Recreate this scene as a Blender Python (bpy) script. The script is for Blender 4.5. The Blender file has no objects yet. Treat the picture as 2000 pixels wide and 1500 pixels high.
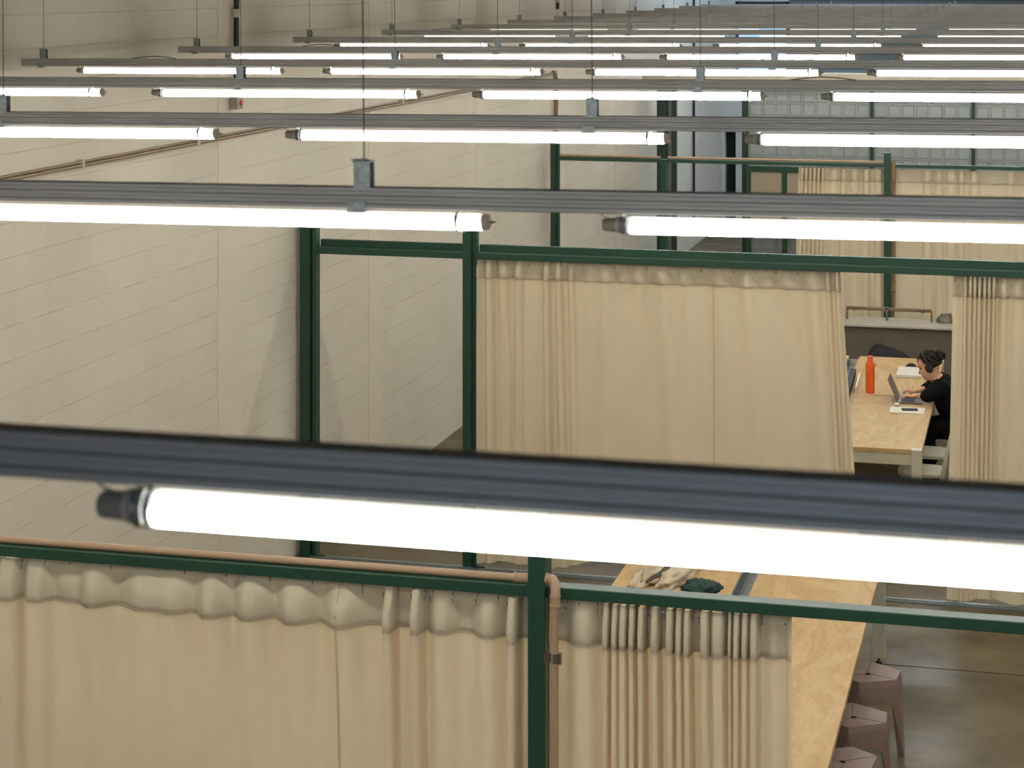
import bpy, bmesh, math, random
from mathutils import Vector, Matrix, noise as mnoise
random.seed(7)
C = bpy.context.scene.collection
PI = math.pi
# ---------------------------------------------------------------- survey helpers
# room axes: x to the right along the light rails, y into the hall, z up, floor z=0
F, CX, YH, EYE, TH = 4000.0, 1000.0, -38.0, 4.6, math.radians(14.35)
cT, sT = math.cos(TH), math.sin(TH)
def xon(px, y):                       # room x of a bearing px on the plane y
    r = (px-CX)/F; Y = y/(r*sT+cT)
    return r*Y*cT-Y*sT
def zon(px, py, y):
    r = (px-CX)/F; Y = y/(r*sT+cT)
    return EYE-(py-YH)*Y/F
# ---------------------------------------------------------------- materials
def nt(name):
    m = bpy.data.materials.new(name); m.use_nodes = True
    return m, m.node_tree.nodes, m.node_tree.links, m.node_tree.nodes['Principled BSDF']
def lin(c):
    return tuple(((v/255)/12.92 if v/255 <= .04045 else ((v/255+.055)/1.055)**2.4) for v in c)+(1,)
def mat(name, col, rough=.5, metal=0, var=0, vscale=8, bump=0, bscale=60, spec=.5, stretch=None, col2=None):
    m, N, L, P = nt(name)
    c = lin(col); P.inputs['Base Color'].default_value = c
    P.inputs['Roughness'].default_value = rough; P.inputs['Metallic'].default_value = metal
    P.inputs['Specular IOR Level'].default_value = spec
    tc = N.new('ShaderNodeTexCoord'); src = tc.outputs['Object']
    if stretch:
        mp = N.new('ShaderNodeMapping'); mp.inputs['Scale'].default_value = stretch
        L.new(src, mp.inputs['Vector']); src = mp.outputs['Vector']
    if var or col2:
        n = N.new('ShaderNodeTexNoise'); n.inputs['Scale'].default_value = vscale; n.inputs['Detail'].default_value = 6
        L.new(src, n.inputs['Vector'])
        r = N.new('ShaderNodeValToRGB')
        r.color_ramp.elements[0].position = .3; r.color_ramp.elements[1].position = .7
        if col2: r.color_ramp.elements[0].color = lin(col2); r.color_ramp.elements[1].color = c
        else:
            r.color_ramp.elements[0].color = tuple(v*(1-var) for v in c[:3])+(1,)
            r.color_ramp.elements[1].color = tuple(min(1, v*(1+var)) for v in c[:3])+(1,)
        L.new(n.outputs['Fac'], r.inputs['Fac']); L.new(r.outputs['Color'], P.inputs['Base Color'])
    if bump:
        n2 = N.new('ShaderNodeTexNoise'); n2.inputs['Scale'].default_value = bscale; n2.inputs['Detail'].default_value = 4
        L.new(src, n2.inputs['Vector'])
        b = N.new('ShaderNodeBump'); b.inputs['Strength'].default_value = bump; b.inputs['Distance'].default_value = .01
        L.new(n2.outputs['Fac'], b.inputs['Height']); L.new(b.outputs['Normal'], P.inputs['Normal'])
    return m
M = {}
M['green'] = mat('green_paint', (30, 66, 50), .42, var=.08, bump=.05)
M['green_dark'] = mat('green_paint_glass_wall', (26, 52, 38), .5, var=.1)
M['rail'] = mat('ribbed_zinc', (168, 166, 162), .5, .35, var=.12, vscale=14, bump=.08, stretch=(.3, 1, 1))
M['zinc'] = mat('galvanised_plate', (140, 148, 150), .42, .8, var=.3, vscale=90, bump=.1)
M['chrome'] = mat('chrome', (210, 210, 208), .2, 1, var=.05)
M['wire'] = mat('steel_wire', (95, 90, 84), .5, .8, var=.1)
M['plug'] = mat('grey_plastic', (148, 140, 128), .5, var=.06)
M['cap'] = mat('pale_cap', (190, 178, 160), .45, var=.05)
M['pipe'] = mat('brown_pipe', (172, 142, 112), .42, var=.02, vscale=3)
M['pipe_copper'] = mat('tan_pipe', (134, 108, 80), .45, .1, var=.15)
M['blackpipe'] = mat('black_pipe', (26, 24, 22), .5, var=.1)
M['red'] = mat('red_button', (190, 40, 36), .4, var=.05)
M['offwhite'] = mat('offwhite_paint', (205, 200, 178), .45, var=.04)
M['steelgrey'] = mat('counter_top_steel', (205, 200, 192), .42, .25, var=.06, vscale=5, bump=.04)
M['darkpanel'] = mat('dark_counter_front', (108, 99, 86), .6, var=.08, bump=.04)
M['blackcloth'] = mat('black_cloth', (16, 16, 17), .92, var=.15, bump=.25, bscale=120, spec=.2)
M['blackbag'] = mat('black_nylon', (30, 28, 26), .85, var=.2, bump=.3, bscale=40)
M['skin'] = mat('skin', (226, 172, 140), .5, var=.05, vscale=30)
M['hair'] = mat('dark_curly_hair', (34, 24, 18), .75, var=.35, vscale=60, bump=.9, bscale=90)
M['blackplastic'] = mat('black_plastic', (24, 24, 25), .6, var=.08)
M['laptop'] = mat('grey_laptop_metal', (120, 112, 104), .4, .4, var=.04)
M['keys'] = mat('dark_keys', (56, 50, 48), .6, var=.05)
M['whitemat'] = mat('white_plastic', (225, 220, 208), .45, var=.03)
M['paper'] = mat('paper', (232, 224, 208), .8, var=.03)
M['orange'] = mat('orange_enamel', (244, 104, 44), .38, var=.04, bump=.03)
M['orangecap'] = mat('orange_cap', (240, 110, 66), .45, var=.03)
M['stool'] = mat('mauve_brown_lacquer', (146, 122, 112), .5, var=.05, bump=.03)
M['stoolhole'] = mat('hole_dark', (20, 16, 14), .8, var=.1)
M['canvas'] = mat('natural_canvas', (205, 188, 160), .9, var=.08, bump=.3, bscale=50)
M['strap'] = mat('dark_strap', (74, 70, 58), .8, var=.1)
M['jacket'] = mat('dark_green_cloth', (34, 84, 68), .85, bump=.4, bscale=50, col2=(40, 34, 44), vscale=6)
M['wood_edge'] = mat('plywood_edge', (196, 152, 100), .6, var=.2, vscale=6, stretch=(1, 1, 40))
M['ceiling'] = mat('ceiling_paint', (84, 79, 72), .8, var=.06)
M['lintel'] = mat('lintel_plaster', (184, 174, 156), .8, var=.05)
M['column'] = mat('painted_column', (217, 208, 192), .75, var=.03, vscale=3, bump=.1, bscale=20, spec=.25)
M['farwall'] = mat('pale_far_wall', (190, 188, 182), .8, var=.05)
M['beigepanel'] = mat('beige_board', (178, 164, 140), .7, var=.05)
M['darkfar'] = mat('dark_cladding', (96, 100, 98), .55, .2, var=.1)
M['void'] = mat('doorway_shade', (20, 19, 18), .8, var=.1)
M['mortar'] = mat('glass_wall_joint', (178, 178, 172), .7, var=.04)
# plywood
m, N, L, P = nt('birch_plywood'); M['ply'] = m
tc = N.new('ShaderNodeTexCoord'); mp = N.new('ShaderNodeMapping'); mp.inputs['Scale'].default_value = (3.2, 1.1, 1)
nz = N.new('ShaderNodeTexNoise'); nz.inputs['Scale'].default_value = .9; nz.inputs['Detail'].default_value = 3; nz.inputs['Distortion'].default_value = 1.5
mul = N.new('ShaderNodeMath'); mul.operation = 'MULTIPLY'; mul.inputs[1].default_value = 26
sn = N.new('ShaderNodeMath'); sn.operation = 'SINE'
n3 = N.new('ShaderNodeTexNoise'); n3.inputs['Scale'].default_value = 30; n3.inputs['Detail'].default_value = 6
mp2 = N.new('ShaderNodeMapping'); mp2.inputs['Scale'].default_value = (1.2, .35, 1)
mxx = N.new('ShaderNodeMath'); mxx.operation = 'MULTIPLY_ADD'; mxx.inputs[1].default_value = .18
rp = N.new('ShaderNodeValToRGB'); rp.color_ramp.elements[0].position = .2; rp.color_ramp.elements[0].color = lin((190, 156, 108)); rp.color_ramp.elements[1].position = .8; rp.color_ramp.elements[1].color = lin((208, 177, 130))
L.new(tc.outputs['Object'], mp.inputs['Vector']); L.new(mp.outputs['Vector'], nz.inputs['Vector']); L.new(nz.outputs['Fac'], mul.inputs[0]); L.new(mul.outputs[0], sn.inputs[0])
L.new(tc.outputs['Object'], mp2.inputs['Vector']); L.new(mp2.outputs['Vector'], n3.inputs['Vector'])
L.new(sn.outputs[0], mxx.inputs[0]); L.new(n3.outputs['Fac'], mxx.inputs[2]); L.new(mxx.outputs[0], rp.inputs['Fac']); L.new(rp.outputs['Color'], P.inputs['Base Color'])
P.inputs['Roughness'].default_value = .6; P.inputs['Specular IOR Level'].default_value = .3
# curtain cloth
def cloth(name, col, trans):
    m, N, L, P = nt(name)
    P.inputs['Roughness'].default_value = .95; P.inputs['Specular IOR Level'].default_value = .1
    tc = N.new('ShaderNodeTexCoord'); n = N.new('ShaderNodeTexNoise'); n.inputs['Scale'].default_value = 3; n.inputs['Detail'].default_value = 4
    L.new(tc.outputs['Object'], n.inputs['Vector'])
    r = N.new('ShaderNodeValToRGB'); c = lin(col)
    r.color_ramp.elements[0].color = tuple(v*.94 for v in c[:3])+(1,); r.color_ramp.elements[1].color = tuple(min(1, v*1.05) for v in c[:3])+(1,)
    L.new(n.outputs['Fac'], r.inputs['Fac']); L.new(r.outputs['Color'], P.inputs['Base Color'])
    w = N.new('ShaderNodeTexNoise'); w.inputs['Scale'].default_value = 260; b = N.new('ShaderNodeBump'); b.inputs['Strength'].default_value = .12; b.inputs['Distance'].default_value = .002
    L.new(tc.outputs['Object'], w.inputs['Vector']); L.new(w.outputs['Fac'], b.inputs['Height']); L.new(b.outputs['Normal'], P.inputs['Normal'])
    t = N.new('ShaderNodeBsdfTranslucent'); t.inputs['Color'].default_value = lin((228, 200, 156))
    mx = N.new('ShaderNodeMixShader'); mx.inputs[0].default_value = trans
    L.new(P.outputs[0], mx.inputs[1]); L.new(t.outputs[0], mx.inputs[2]); L.new(mx.outputs[0], N['Material Output'].inputs['Surface'])
    return m
M['curtain'] = cloth('cream_canvas', (222, 212, 188), .34)
M['header'] = cloth('cream_canvas_header', (214, 202, 176), .2)
M['seam'] = cloth('canvas_seam', (196, 180, 152), .15)
# painted block wall
def blockwall(name, axes):
    m, N, L, P = nt(name)
    tc = N.new('ShaderNodeTexCoord'); sx = N.new('ShaderNodeSeparateXYZ'); cb = N.new('ShaderNodeCombineXYZ')
    L.new(tc.outputs['Object'], sx.inputs[0]); L.new(sx.outputs[axes], cb.inputs[0]); L.new(sx.outputs['Z'], cb.inputs[1])
    br = N.new('ShaderNodeTexBrick'); br.inputs['Scale'].default_value = 1; br.inputs['Brick Width'].default_value = .4; br.inputs['Row Height'].default_value = .2
    br.inputs['Mortar Size'].default_value = .0035; br.inputs['Mortar Smooth'].default_value = .4; br.offset = .5
    br.inputs['Color1'].default_value = lin((222, 214, 199)); br.inputs['Color2'].default_value = lin((219, 211, 196)); br.inputs['Mortar'].default_value = lin((214, 205, 189))
    L.new(cb.outputs[0], br.inputs['Vector'])
    bj = N.new('ShaderNodeTexBrick'); bj.inputs['Scale'].default_value = 1; bj.inputs['Brick Width'].default_value = 400; bj.inputs['Row Height'].default_value = .2
    bj.inputs['Mortar Size'].default_value = .004; bj.inputs['Mortar Smooth'].default_value = .3; L.new(cb.outputs[0], bj.inputs['Vector'])
    jn = N.new('ShaderNodeTexNoise'); jn.inputs['Scale'].default_value = 2.5; jn.inputs['Detail'].default_value = 4; L.new(tc.outputs['Object'], jn.inputs['Vector'])
    jr = N.new('ShaderNodeMapRange'); jr.inputs['From Min'].default_value = .4; jr.inputs['From Max'].default_value = .62; jr.inputs['To Min'].default_value = .1; L.new(jn.outputs['Fac'], jr.inputs['Value'])
    jm = N.new('ShaderNodeMath'); jm.operation = 'MULTIPLY'; L.new(bj.outputs['Fac'], jm.inputs[0]); L.new(jr.outputs['Result'], jm.inputs[1])
    jc = N.new('ShaderNodeMix'); jc.data_type = 'RGBA'; jc.inputs['B'].default_value = lin((204, 192, 172)); L.new(jm.outputs[0], jc.inputs['Factor'])
    js = N.new('ShaderNodeMath'); js.operation = 'MULTIPLY_ADD'; js.inputs[1].default_value = .3; L.new(br.outputs['Fac'], js.inputs[0]); L.new(bj.outputs['Fac'], js.inputs[2])
    n = N.new('ShaderNodeTexNoise'); n.inputs['Scale'].default_value = .8; n.inputs['Detail'].default_value = 8; L.new(tc.outputs['Object'], n.inputs['Vector'])
    r = N.new('ShaderNodeValToRGB'); r.color_ramp.elements[0].position = .25; r.color_ramp.elements[0].color = (.9, .89, .87, 1); r.color_ramp.elements[1].position = .75; r.color_ramp.elements[1].color = (1, 1, 1, 1)
    L.new(n.outputs['Fac'], r.inputs['Fac'])
    mx = N.new('ShaderNodeMix'); mx.data_type = 'RGBA'; mx.blend_type = 'MULTIPLY'; mx.inputs['Factor'].default_value = 1
    L.new(br.outputs['Color'], jc.inputs['A']); L.new(jc.outputs['Result'], mx.inputs['A']); L.new(r.outputs['Color'], mx.inputs['B'])
    # sparse small paint chips
    v = N.new('ShaderNodeTexVoronoi'); v.inputs['Scale'].default_value = 1.3; L.new(tc.outputs['Object'], v.inputs['Vector'])
    ch = N.new('ShaderNodeMath'); ch.operation = 'LESS_THAN'; ch.inputs[1].default_value = .018; L.new(v.outputs['Distance'], ch.inputs[0])
    mx2 = N.new('ShaderNodeMix'); mx2.data_type = 'RGBA'; L.new(ch.outputs[0], mx2.inputs['Factor']); L.new(mx.outputs['Result'], mx2.inputs['A']); mx2.inputs['B'].default_value = lin((120, 104, 84))
    L.new(mx2.outputs['Result'], P.inputs['Base Color'])
    b = N.new('ShaderNodeBump'); b.inputs['Strength'].default_value = .42; b.inputs['Distance'].default_value = .004; b.invert = True
    n2 = N.new('ShaderNodeTexNoise'); n2.inputs['Scale'].default_value = 25; L.new(tc.outputs['Object'], n2.inputs['Vector'])
    ad = N.new('ShaderNodeMath'); ad.operation = 'MULTIPLY_ADD'; ad.inputs[1].default_value = .25; L.new(n2.outputs['Fac'], ad.inputs[0]); L.new(js.outputs[0], ad.inputs[2])
    L.new(ad.outputs[0], b.inputs['Height']); L.new(b.outputs['Normal'], P.inputs['Normal'])
    P.inputs['Roughness'].default_value = .75; P.inputs['Specular IOR Level'].default_value = .25
    return m
M['wall'] = blockwall('painted_block_wall', 'Y'); M['wallx'] = blockwall('painted_block_wall_cross', 'X')
# concrete floor
m, N, L, P = nt('polished_concrete'); M['floor'] = m
tc = N.new('ShaderNodeTexCoord'); mp = N.new('ShaderNodeMapping'); mp.inputs['Scale'].default_value = (1, 1, 1); L.new(tc.outputs['Object'], mp.inputs['Vector'])
n1 = N.new('ShaderNodeTexNoise'); n1.inputs['Scale'].default_value = 2.2; n1.inputs['Detail'].default_value = 9; n1.inputs['Roughness'].default_value = .62; L.new(mp.outputs['Vector'], n1.inputs['Vector'])
r1 = N.new('ShaderNodeValToRGB'); r1.color_ramp.elements[0].position = .32; r1.color_ramp.elements[0].color = lin((78, 66, 46)); r1.color_ramp.elements[1].position = .68; r1.color_ramp.elements[1].color = lin((112, 97, 70))
L.new(n1.outputs['Fac'], r1.inputs['Fac']); L.new(r1.outputs['Color'], P.inputs['Base Color'])
n2 = N.new('ShaderNodeTexNoise'); n2.inputs['Scale'].default_value = 1.4; n2.inputs['Detail'].default_value = 5; L.new(mp.outputs['Vector'], n2.inputs['Vector'])
r2 = N.new('ShaderNodeMapRange'); r2.inputs['To Min'].default_value = .36; r2.inputs['To Max'].default_value = .62; r2.inputs['From Min'].default_value = .35; r2.inputs['From Max'].default_value = .65
L.new(n2.outputs['Fac'], r2.inputs['Value']); L.new(r2.outputs['Result'], P.inputs['Roughness'])
P.inputs['Specular IOR Level'].default_value = .32
b = N.new('ShaderNodeBump'); b.inputs['Strength'].default_value = .2; b.inputs['Distance'].default_value = .006
n4 = N.new('ShaderNodeTexNoise'); n4.inputs['Scale'].default_value = 7; n4.inputs['Detail'].default_value = 5; L.new(mp.outputs['Vector'], n4.inputs['Vector']); L.new(n4.outputs['Fac'], b.inputs['Height']); L.new(b.outputs['Normal'], P.inputs['Normal'])
# lamp glow
TUBE_STRENGTH = 84.0
m, N, L, P = nt('lit_tube'); M['tube'] = m
P.inputs['Base Color'].default_value = (.9, .88, .84, 1)
P.inputs['Emission Color'].default_value = (1, .985, .895, 1)
# LED tube: the strip inside faces down, so the diffuser is brightest below and faint on top
ge = N.new('ShaderNodeNewGeometry'); sx = N.new('ShaderNodeSeparateXYZ'); mr = N.new('ShaderNodeMapRange'); mr.interpolation_type = 'SMOOTHSTEP'
mr.inputs['From Min'].default_value = .35; mr.inputs['From Max'].default_value = -.75; mr.inputs['To Min'].default_value = 1.6; mr.inputs['To Max'].default_value = TUBE_STRENGTH
L.new(ge.outputs['Normal'], sx.inputs[0]); L.new(sx.outputs['Z'], mr.inputs['Value']); L.new(mr.outputs['Result'], P.inputs['Emission Strength'])
# clear collar
m, N, L, P = nt('clear_collar'); M['collar'] = m
P.inputs['Base Color'].default_value = lin((205, 210, 212)); P.inputs['Roughness'].default_value = .15; P.inputs['Transmission Weight'].default_value = .5; P.inputs['IOR'].default_value = 1.3
# glass block
m, N, L, P = nt('glass_block'); M['glassblock'] = m
P.inputs['Base Color'].default_value = lin((166, 174, 176)); P.inputs['Roughness'].default_value = .34; P.inputs['Transmission Weight'].default_value = .15; P.inputs['IOR'].default_value = 1.4
tc = N.new('ShaderNodeTexCoord'); n = N.new('ShaderNodeTexNoise'); n.inputs['Scale'].default_value = 9; L.new(tc.outputs['Object'], n.inputs['Vector'])
b = N.new('ShaderNodeBump'); b.inputs['Strength'].default_value = .4; b.inputs['Distance'].default_value = .02; L.new(n.outputs['Fac'], b.inputs['Height']); L.new(b.outputs['Normal'], P.inputs['Normal'])
m, N, L, P = nt('window_pane'); M['pane'] = m
P.inputs['Base Color'].default_value = (.24, .27, .28, 1); P.inputs['Roughness'].default_value = .02; P.inputs['Transmission Weight'].default_value = 1; P.inputs['IOR'].default_value = 1.02

# ---------------------------------------------------------------- mesh builder
OFF = {}
def woff(o): return OFF.get(o.name, Vector((0, 0, 0))) if o else Vector((0, 0, 0))
class MB:
    def __init__(s): s.v = []; s.f = []
    def add(s, vs, fs):
        n = len(s.v); s.v += [tuple(v) for v in vs]; s.f += [tuple(i+n for i in f) for f in fs]; return s
    def box(s, x0, x1, y0, y1, z0, z1, bev=0):
        if bev:
            b = min(bev, (x1-x0)*.45, (y1-y0)*.45, (z1-z0)*.45)
            bm = bmesh.new(); bmesh.ops.create_cube(bm, size=1)
            for v in bm.verts: v.co = Vector(((x0+x1)/2+v.co.x*(x1-x0), (y0+y1)/2+v.co.y*(y1-y0), (z0+z1)/2+v.co.z*(z1-z0)))
            bmesh.ops.bevel(bm, geom=bm.edges[:], offset=b, segments=2, affect='EDGES', profile=.5)
            bm.verts.ensure_lookup_table(); bm.verts.index_update()
            s.add([v.co[:] for v in bm.verts], [[v.index for v in f.verts] for f in bm.faces]); bm.free(); return s
        return s.add([(x0,y0,z0),(x1,y0,z0),(x1,y1,z0),(x0,y1,z0),(x0,y0,z1),(x1,y0,z1),(x1,y1,z1),(x0,y1,z1)],
                     [(0,3,2,1),(4,5,6,7),(0,1,5,4),(1,2,6,5),(2,3,7,6),(3,0,4,7)])
    def tube(s, pts, rad, n=12, caps=True, flat=None):
        pts = [Vector(p) for p in pts]; rad = rad if isinstance(rad, (list, tuple)) else [rad]*len(pts)
        base = len(s.v); up = None
        for i, p in enumerate(pts):
            t = (pts[min(i+1, len(pts)-1)]-pts[max(i-1, 0)]).normalized()
            if up is None:
                up = Vector((0, 0, 1)) if abs(t.z) < .9 else Vector((0, 1, 0))
            a = t.cross(up).normalized(); b = a.cross(t).normalized(); up = b
            for k in range(n):
                an = 2*PI*k/n; fb = flat if flat else 1
                s.v.append(tuple(p+a*math.cos(an)*rad[i]+b*math.sin(an)*rad[i]*fb))
        for i in range(len(pts)-1):
            for k in range(n):
                q = base+i*n; s.f.append((q+k, q+(k+1) % n, q+n+(k+1) % n, q+n+k))
        if caps:
            s.f.append(tuple(base+k for k in range(n))[::-1]); q = base+(len(pts)-1)*n; s.f.append(tuple(q+k for k in range(n)))
        return s
    def lathe(s, prof, c=(0, 0, 0), n=24, axis='z'):
        base = len(s.v)
        for r, h in prof:
            for k in range(n):
                a = 2*PI*k/n
                if axis == 'z': s.v.append((c[0]+r*math.cos(a), c[1]+r*math.sin(a), c[2]+h))
                else: s.v.append((c[0]+h, c[1]+r*math.cos(a), c[2]+r*math.sin(a)))
        for i in range(len(prof)-1):
            for k in range(n):
                q = base+i*n; s.f.append((q+k, q+(k+1) % n, q+n+(k+1) % n, q+n+k))
        s.f.append(tuple(base+k for k in range(n))[::-1]); q = base+(len(prof)-1)*n; s.f.append(tuple(q+k for k in range(n)))
        return s
    def prism(s, poly, z0, z1, top=None):       # poly of (x,y); top optionally a different outline
        n = len(poly); top = top or poly
        return s.add([(x, y, z0) for x, y in poly]+[(x, y, z1) for x, y in top],
                     [tuple(range(n))[::-1], tuple(range(n, 2*n))]+[(i, (i+1) % n, n+(i+1) % n, n+i) for i in range(n)])
    def extrude_x(s, poly, x0, x1):             # poly of (y,z)
        n = len(poly)
        return s.add([(x0, y, z) for y, z in poly]+[(x1, y, z) for y, z in poly],
                     [tuple(range(n)), tuple(range(n, 2*n))[::-1]]+[(i, n+i, n+(i+1) % n, (i+1) % n) for i in range(n)])
    def blob(s, c, r, seed=0, amp=.15, fr=6, nu=28, nv=16, flatten=None):
        base = len(s.v)
        for j in range(nv+1):
            t = PI*j/nv
            for i in range(nu):
                a = 2*PI*i/nu; d = Vector((math.sin(t)*math.cos(a), math.sin(t)*math.sin(a), math.cos(t)))
                k = 1+amp*mnoise.noise(d*fr*.5+Vector((seed, seed*.7, 1.3)))+amp*.5*mnoise.noise(d*fr+Vector((3, seed, .3)))
                p = Vector((c[0]+d.x*r[0]*k, c[1]+d.y*r[1]*k, c[2]+d.z*r[2]*k))
                if flatten is not None and p.z < flatten: p.z = flatten
                s.v.append(tuple(p))
        for j in range(nv):
            for i in range(nu):
                q = base+j*nu; s.f.append((q+i, q+nu+i, q+nu+(i+1) % nu, q+(i+1) % nu))
        return s
    def xf(s, mtx, start=0):
        s.v = s.v[:start]+[tuple(mtx @ Vector(v)) for v in s.v[start:]]; return s
    def build(s, name, m, parent=None, world=True, smooth=False, bevel=0, sub=0, auto=None):
        me = bpy.data.meshes.new(name)
        o_ = woff(parent) if (parent and world) else Vector((0, 0, 0))
        me.from_pydata([tuple(Vector(v)-o_) for v in s.v], [], s.f); me.validate(); me.update()
        bm = bmesh.new(); bm.from_mesh(me); bmesh.ops.recalc_face_normals(bm, faces=bm.faces[:])
        if bevel: bmesh.ops.bevel(bm, geom=[e for e in bm.edges if len(e.link_faces) == 2 and e.calc_face_angle(0) > .5], offset=bevel, segments=2, affect='EDGES', profile=.5)
        bm.to_mesh(me); bm.free()
        me.materials.append(M[m])
        if smooth:
            for p in me.polygons: p.use_smooth = True
            if auto:
                for e in me.edges: pass
        o = bpy.data.objects.new(name, me); C.objects.link(o); o.parent = parent
        if parent: OFF[o.name] = o_.copy()
        if auto:
            me.set_sharp_from_angle(angle=math.radians(auto))
        return o
def tag(o, label=None, cat=None, group=None, kind=None):
    if label: o['label'] = label
    if cat: o['category'] = cat
    if group: o['group'] = group
    if kind: o['kind'] = kind
    return o
def thing(name, loc, label, cat, group=None, rz=0):
    o = bpy.data.objects.new(name, None); C.objects.link(o); o.location = loc; o.empty_display_size = .1
    o.rotation_euler.z = rz; OFF[o.name] = Vector(loc); tag(o, label, cat, group); return o
def struct(name, mb, m, **k):
    o = mb.build(name, m, **k); o['kind'] = 'structure'; return o
def copy_tree(o, parent=None):
    c = o.copy(); C.objects.link(c); c.parent = parent
    for ch in list(o.children): copy_tree(ch, c)
    return c

# ---------------------------------------------------------------- the hall shell
WX = -5.74                                # left wall face
struct('floor', MB().box(WX-.3, 9, -5, 39, -.2, 0), 'floor')
struct('wall_left', MB().box(WX-.3, WX, -5, 39, 0, 6.6), 'wall')
struct('wall_right', MB().box(9, 9.3, -5, 39, 0, 6.6), 'wall')
nm_ = MB().box(WX-.3, 9.3, -5.3, -5, 0, 3.6).box(WX-.3, 9.3, -5.3, -5, 5.2, 6.6).box(WX-.3, -2, -5.3, -5, 3.6, 5.2).box(1.6, 9.3, -5.3, -5, 3.6, 5.2)
struct('wall_near', nm_, 'wallx')
nm_ = MB()
for x in (-2, -.8, .4, 1.56): nm_.box(x, x+.04, -5.2, -5.12, 3.6, 5.2)
nm_.box(-2, 1.6, -5.2, -5.12, 3.6, 3.64); nm_.box(-2, 1.6, -5.2, -5.12, 5.16, 5.2)
struct('added_fill_window', nm_, 'blackpipe')  # unseen window behind the camera, added as bluish front fill for the nearest rail
# ceiling with a rooflight over the far bay
cm = MB()
cm.box(WX-.3, 9.3, -5.3, 31.4, 6.6, 6.8); cm.box(WX-.3, 9.3, 37.6, 39, 6.6, 6.8); cm.box(WX-.3, -5.1, 31.4, 37.6, 6.6, 6.8); cm.box(-1.6, 9.3, 31.4, 37.6, 6.6, 6.8)
struct('ceiling', cm, 'ceiling')
# pilaster strips (expansion joints) in the left wall
for i, (y, w) in enumerate([(10.12, .42), (14.06, .44), (17.5, .4), (21.1, .4), (24.9, .4), (28.5, .4)]):
    struct('trim_%d' % (i+1), MB().box(WX-.01, WX+.004, y-w/2, y+w/2, 0, 6.6), 'column')
# far end wall: pale part with doorway, window, dark cladding
FY = 38.4
xw0, xw1 = xon(1437, FY), xon(1541, FY)
z0w, z1w = 2.75, zon(1490, 3, FY)
fm = MB(); fm.box(WX-.3, xw0, FY, FY+.3, 1.75, 6.6); fm.box(xw0, xw1, FY, FY+.3, 0, z0w); fm.box(xw0, xw1, FY, FY+.3, z1w, 6.6)
fm.box(WX-.3, xon(1416, FY), FY, FY+.3, 0, 1.75)
struct('wall_far', fm, 'farwall')
struct('doorway_shade_panel', MB().box(xon(1416, FY), xw0, FY+.2, FY+.3, 0, 1.75), 'void')  # near-black panel closing the opening, painted as the shade inside the doorway
fm = MB(); fm.box(xw1, 9.3, FY, FY+.3, 0, 6.6)
for k in range(30): fm.tube([(xw1, FY, .1+k*.2), (9.3, FY, .1+k*.2)], .06, 8)
struct('wall_far_clad', fm, 'darkfar').name = 'wall_far_right'
wf = MB()
t = .05
for a in [(xw0, xw1, z0w, z0w+t), (xw0, xw1, z1w-t, z1w), (xw0, xw0+t, z0w, z1w), (xw1-t, xw1, z0w, z1w), (xw0, xw1, z1w-.42, z1w-.39)]:
    wf.box(a[0], a[1], FY-.02, FY+.08, a[2], a[3])
w1 = struct('window_1', wf, 'blackpipe')
MB().box(xw0+t, xw1-t, FY+.02, FY+.03, z0w+t, z1w-t).build('window_pane', 'pane', w1)
# glass block wall with lintel
GY = 30.4
gx0, gx1 = -4.14, 8.99
struct('wall_glass_lintel', MB().box(WX, 8.99, GY-.05, GY+.2, 2.985, 3.235, .01), 'lintel').name = 'trim_7'
mm = MB(); gm = MB()
nzr = 15
mull = [-2.33, -.88, .57, 2.02, 3.47, 4.92, 6.37, 7.82]
segs = [(gx0, mull[0]-.028)]+[(mull[i]+.028, mull[i+1]-.028) for i in range(len(mull)-1)]+[(mull[-1]+.028, gx1)]
for (a, b_) in segs:
    n = max(1, round((b_-a)/.2)); w = (b_-a)/n
    for i in range(n+1): mm.box(a+i*w-.006, a+i*w+.006, GY-.005, GY+.08, 0, 2.985)
    for i in range(n):
        for j in range(nzr):
            z = 2.985-(j+1)*.2+.0
            if z < -.02: continue
            x0, x1 = a+i*w+.006, a+(i+1)*w-.006
            base = len(gm.v); e = .022
            gm.add([(x0, GY+.012, z+.006), (x1, GY+.012, z+.006), (x1, GY+.012, z+.194), (x0, GY+.012, z+.194),
                    (x0+e, GY, z+.006+e), (x1-e, GY, z+.006+e), (x1-e, GY, z+.194-e), (x0+e, GY, z+.194-e),
                    (x0, GY+.07, z+.006), (x1, GY+.07, z+.006), (x1, GY+.07, z+.194), (x0, GY+.07, z+.194)],
                   [(4, 5, 6, 7), (0, 1, 5, 4), (1, 2, 6, 5), (2, 3, 7, 6), (3, 0, 4, 7), (8, 11, 10, 9), (0, 8, 9, 1), (1, 9, 10, 2), (2, 10, 11, 3), (3, 11, 8, 0)])
for j in range(nzr+1):
    z = 2.985-j*.2
    if z > -.02: mm.box(gx0, gx1, GY-.004, GY+.079, z-.006, z+.006)
gw = struct('wall_back', gm, 'glassblock')
mm.build('mortar_grid', 'mortar', gw)
for i, x in enumerate(mull): struct('trim_%d' % (8+i), MB().box(x-.028, x+.028, GY-.03, GY+.09, 0, 2.985), 'green_dark')
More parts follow.
